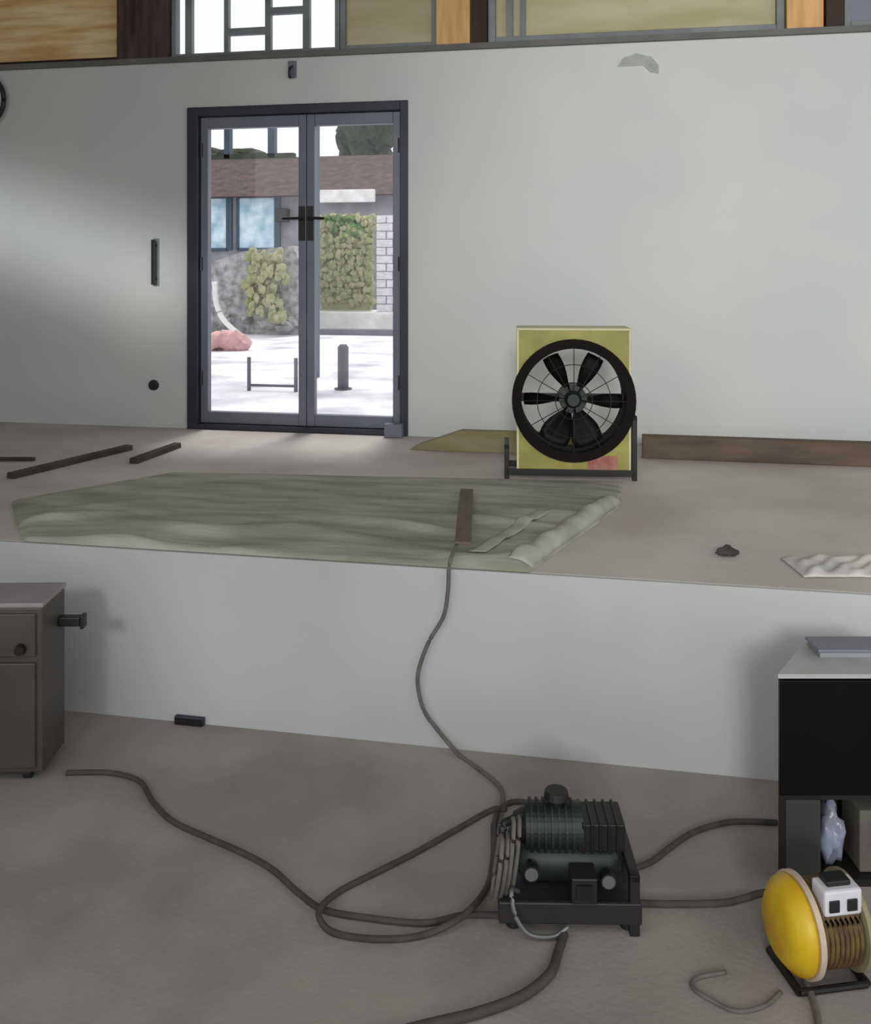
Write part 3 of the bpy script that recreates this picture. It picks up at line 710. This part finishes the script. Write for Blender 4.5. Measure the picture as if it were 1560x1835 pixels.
# local x is the axle direction
rl = thing('cable_reel', 'bright yellow cable reel with cream rim and socket face, before the black cabinet', 'reel', (rc.x, rc.y+.02, 0), TH+math.radians(9))
def xring(bm, x0, x1, ro, ri, seg=48):
    rows = []
    for i in range(seg):
        a = 2*PI*i/seg; rows.append([bm.verts.new((x, rr*math.cos(a), RR+.012+rr*math.sin(a))) for x, rr in ((x0, ro), (x1, ro), (x1, ri), (x0, ri))])
    for i in range(seg):
        p, q = rows[i], rows[(i+1) % seg]
        for k in range(4): bm.faces.new((p[k], q[k], q[(k+1) % 4], p[(k+1) % 4]))
bm = bmesh.new(); zc = RR+.012
prof = [(-.055, .0), (-.055, .03), (-.05, .045), (-.05, .07), (-.038, .085), (-.03, RR-.012), (-.02, RR-.004), (-.008, RR), (.0, RR), (.0, .0)]
sg = 48; rws = [[bm.verts.new((xx, max(rr, .0005)*math.cos(2*PI*k/sg), zc+max(rr, .0005)*math.sin(2*PI*k/sg))) for k in range(sg)] for xx, rr in prof]
for i in range(len(rws)-1):
    for k in range(sg): bm.faces.new((rws[i][k], rws[i][(k+1) % sg], rws[i+1][(k+1) % sg], rws[i+1][k]))
obj('side_disc', bm, M_yplastic, rl, world=False, smooth=True, label='bright yellow domed side disc')
bm = bmesh.new(); xring(bm, .0, .014, RR+.006, .05); obj('rim', bm, M_cream, rl, world=False, label='cream rim between disc and cable')
bm = bmesh.new()
for lay, rr in enumerate((.062, .071, .080, .089)):
    for k in range(8):
        xx = .022+k*.0125+(lay % 2)*.006
        tube(bm, [(xx, rr*math.cos(2*PI*j/28), zc+rr*math.sin(2*PI*j/28)) for j in range(29)], .0062, 6, 1)
cyl(bm, (.014, 0, zc), (.125, 0, zc), .062, seg=32)
obj('wound_cable', bm, M_brown, rl, world=False, smooth=True, label='brown cable wound on the drum')
bm = bmesh.new(); xring(bm, .125, .137, RR, .0005); obj('back_disc', bm, M_olive, rl, world=False)
bm = bmesh.new()
tube(bm, [(-.03, -.07, .01), (-.03, .07, .01)], .01, 8, 1); tube(bm, [(.14, -.07, .01), (.14, .07, .01)], .01, 8, 1); tube(bm, [(-.03, -.07, .01), (.14, -.07, .01)], .008, 8, 1); tube(bm, [(-.03, .07, .01), (.14, .07, .01)], .008, 8, 1)
obj('stand', bm, M_black2, rl, world=False)
so = obj('socket_box', B(((.03, -.075, zc+.06), (.125, -.015, zc+.12))), M_white, rl, world=False, bevel=.006, label='white socket box on top')
for k in (0, 1):
    obj('socket', B(((.040+k*.045, -.079, zc+.072), (.066+k*.045, -.075, zc+.1))), M_black, so, world=False, bevel=.002)
bm = B(((.045, -.06, zc+.12), (.105, -.02, zc+.133))); obj('switch', bm, M_black, so, world=False, bevel=.003)

# ------------------------------------------------------------------ litter on the upper floor
M_paper = mat('crumpled_white_film', (218, 215, 208), .6, col2=(186, 184, 180), scale=9, detail=5)
pa = [PZ(1398, 1002, ZP), PZ(1580, 1000, ZP), PZ(1580, 1036, ZP), PZ(1440, 1036, ZP)]
bm = bmesh.new()
def pf(u, v_):
    p = pa[0].lerp(pa[1], u).lerp(pa[3].lerp(pa[2], u), v_); k = min(1, 8*min(u, 1-u, v_, 1-v_))
    return (p.x, p.y, ZP+.004+k*(.014+.010*math.sin(u*19+v_*5)*math.sin(v_*9+u*3)))
sheet(bm, pf, 40, 16); 
tag(obj('plastic_sheet', bm, M_paper, smooth=True, solid=.003), 'crumpled whitish sheet on the edge of the upper floor at far right', 'sheet')
p = PZ(1303, 996, ZP); bm = bmesh.new(); blob(bm, (p.x, p.y, ZP+.016), (.035, .03, .018), 8, .25, 3)
tag(obj('brown_clod', bm, M_stick), 'small brown lump lying alone on the upper floor right of the canvas', 'lump')
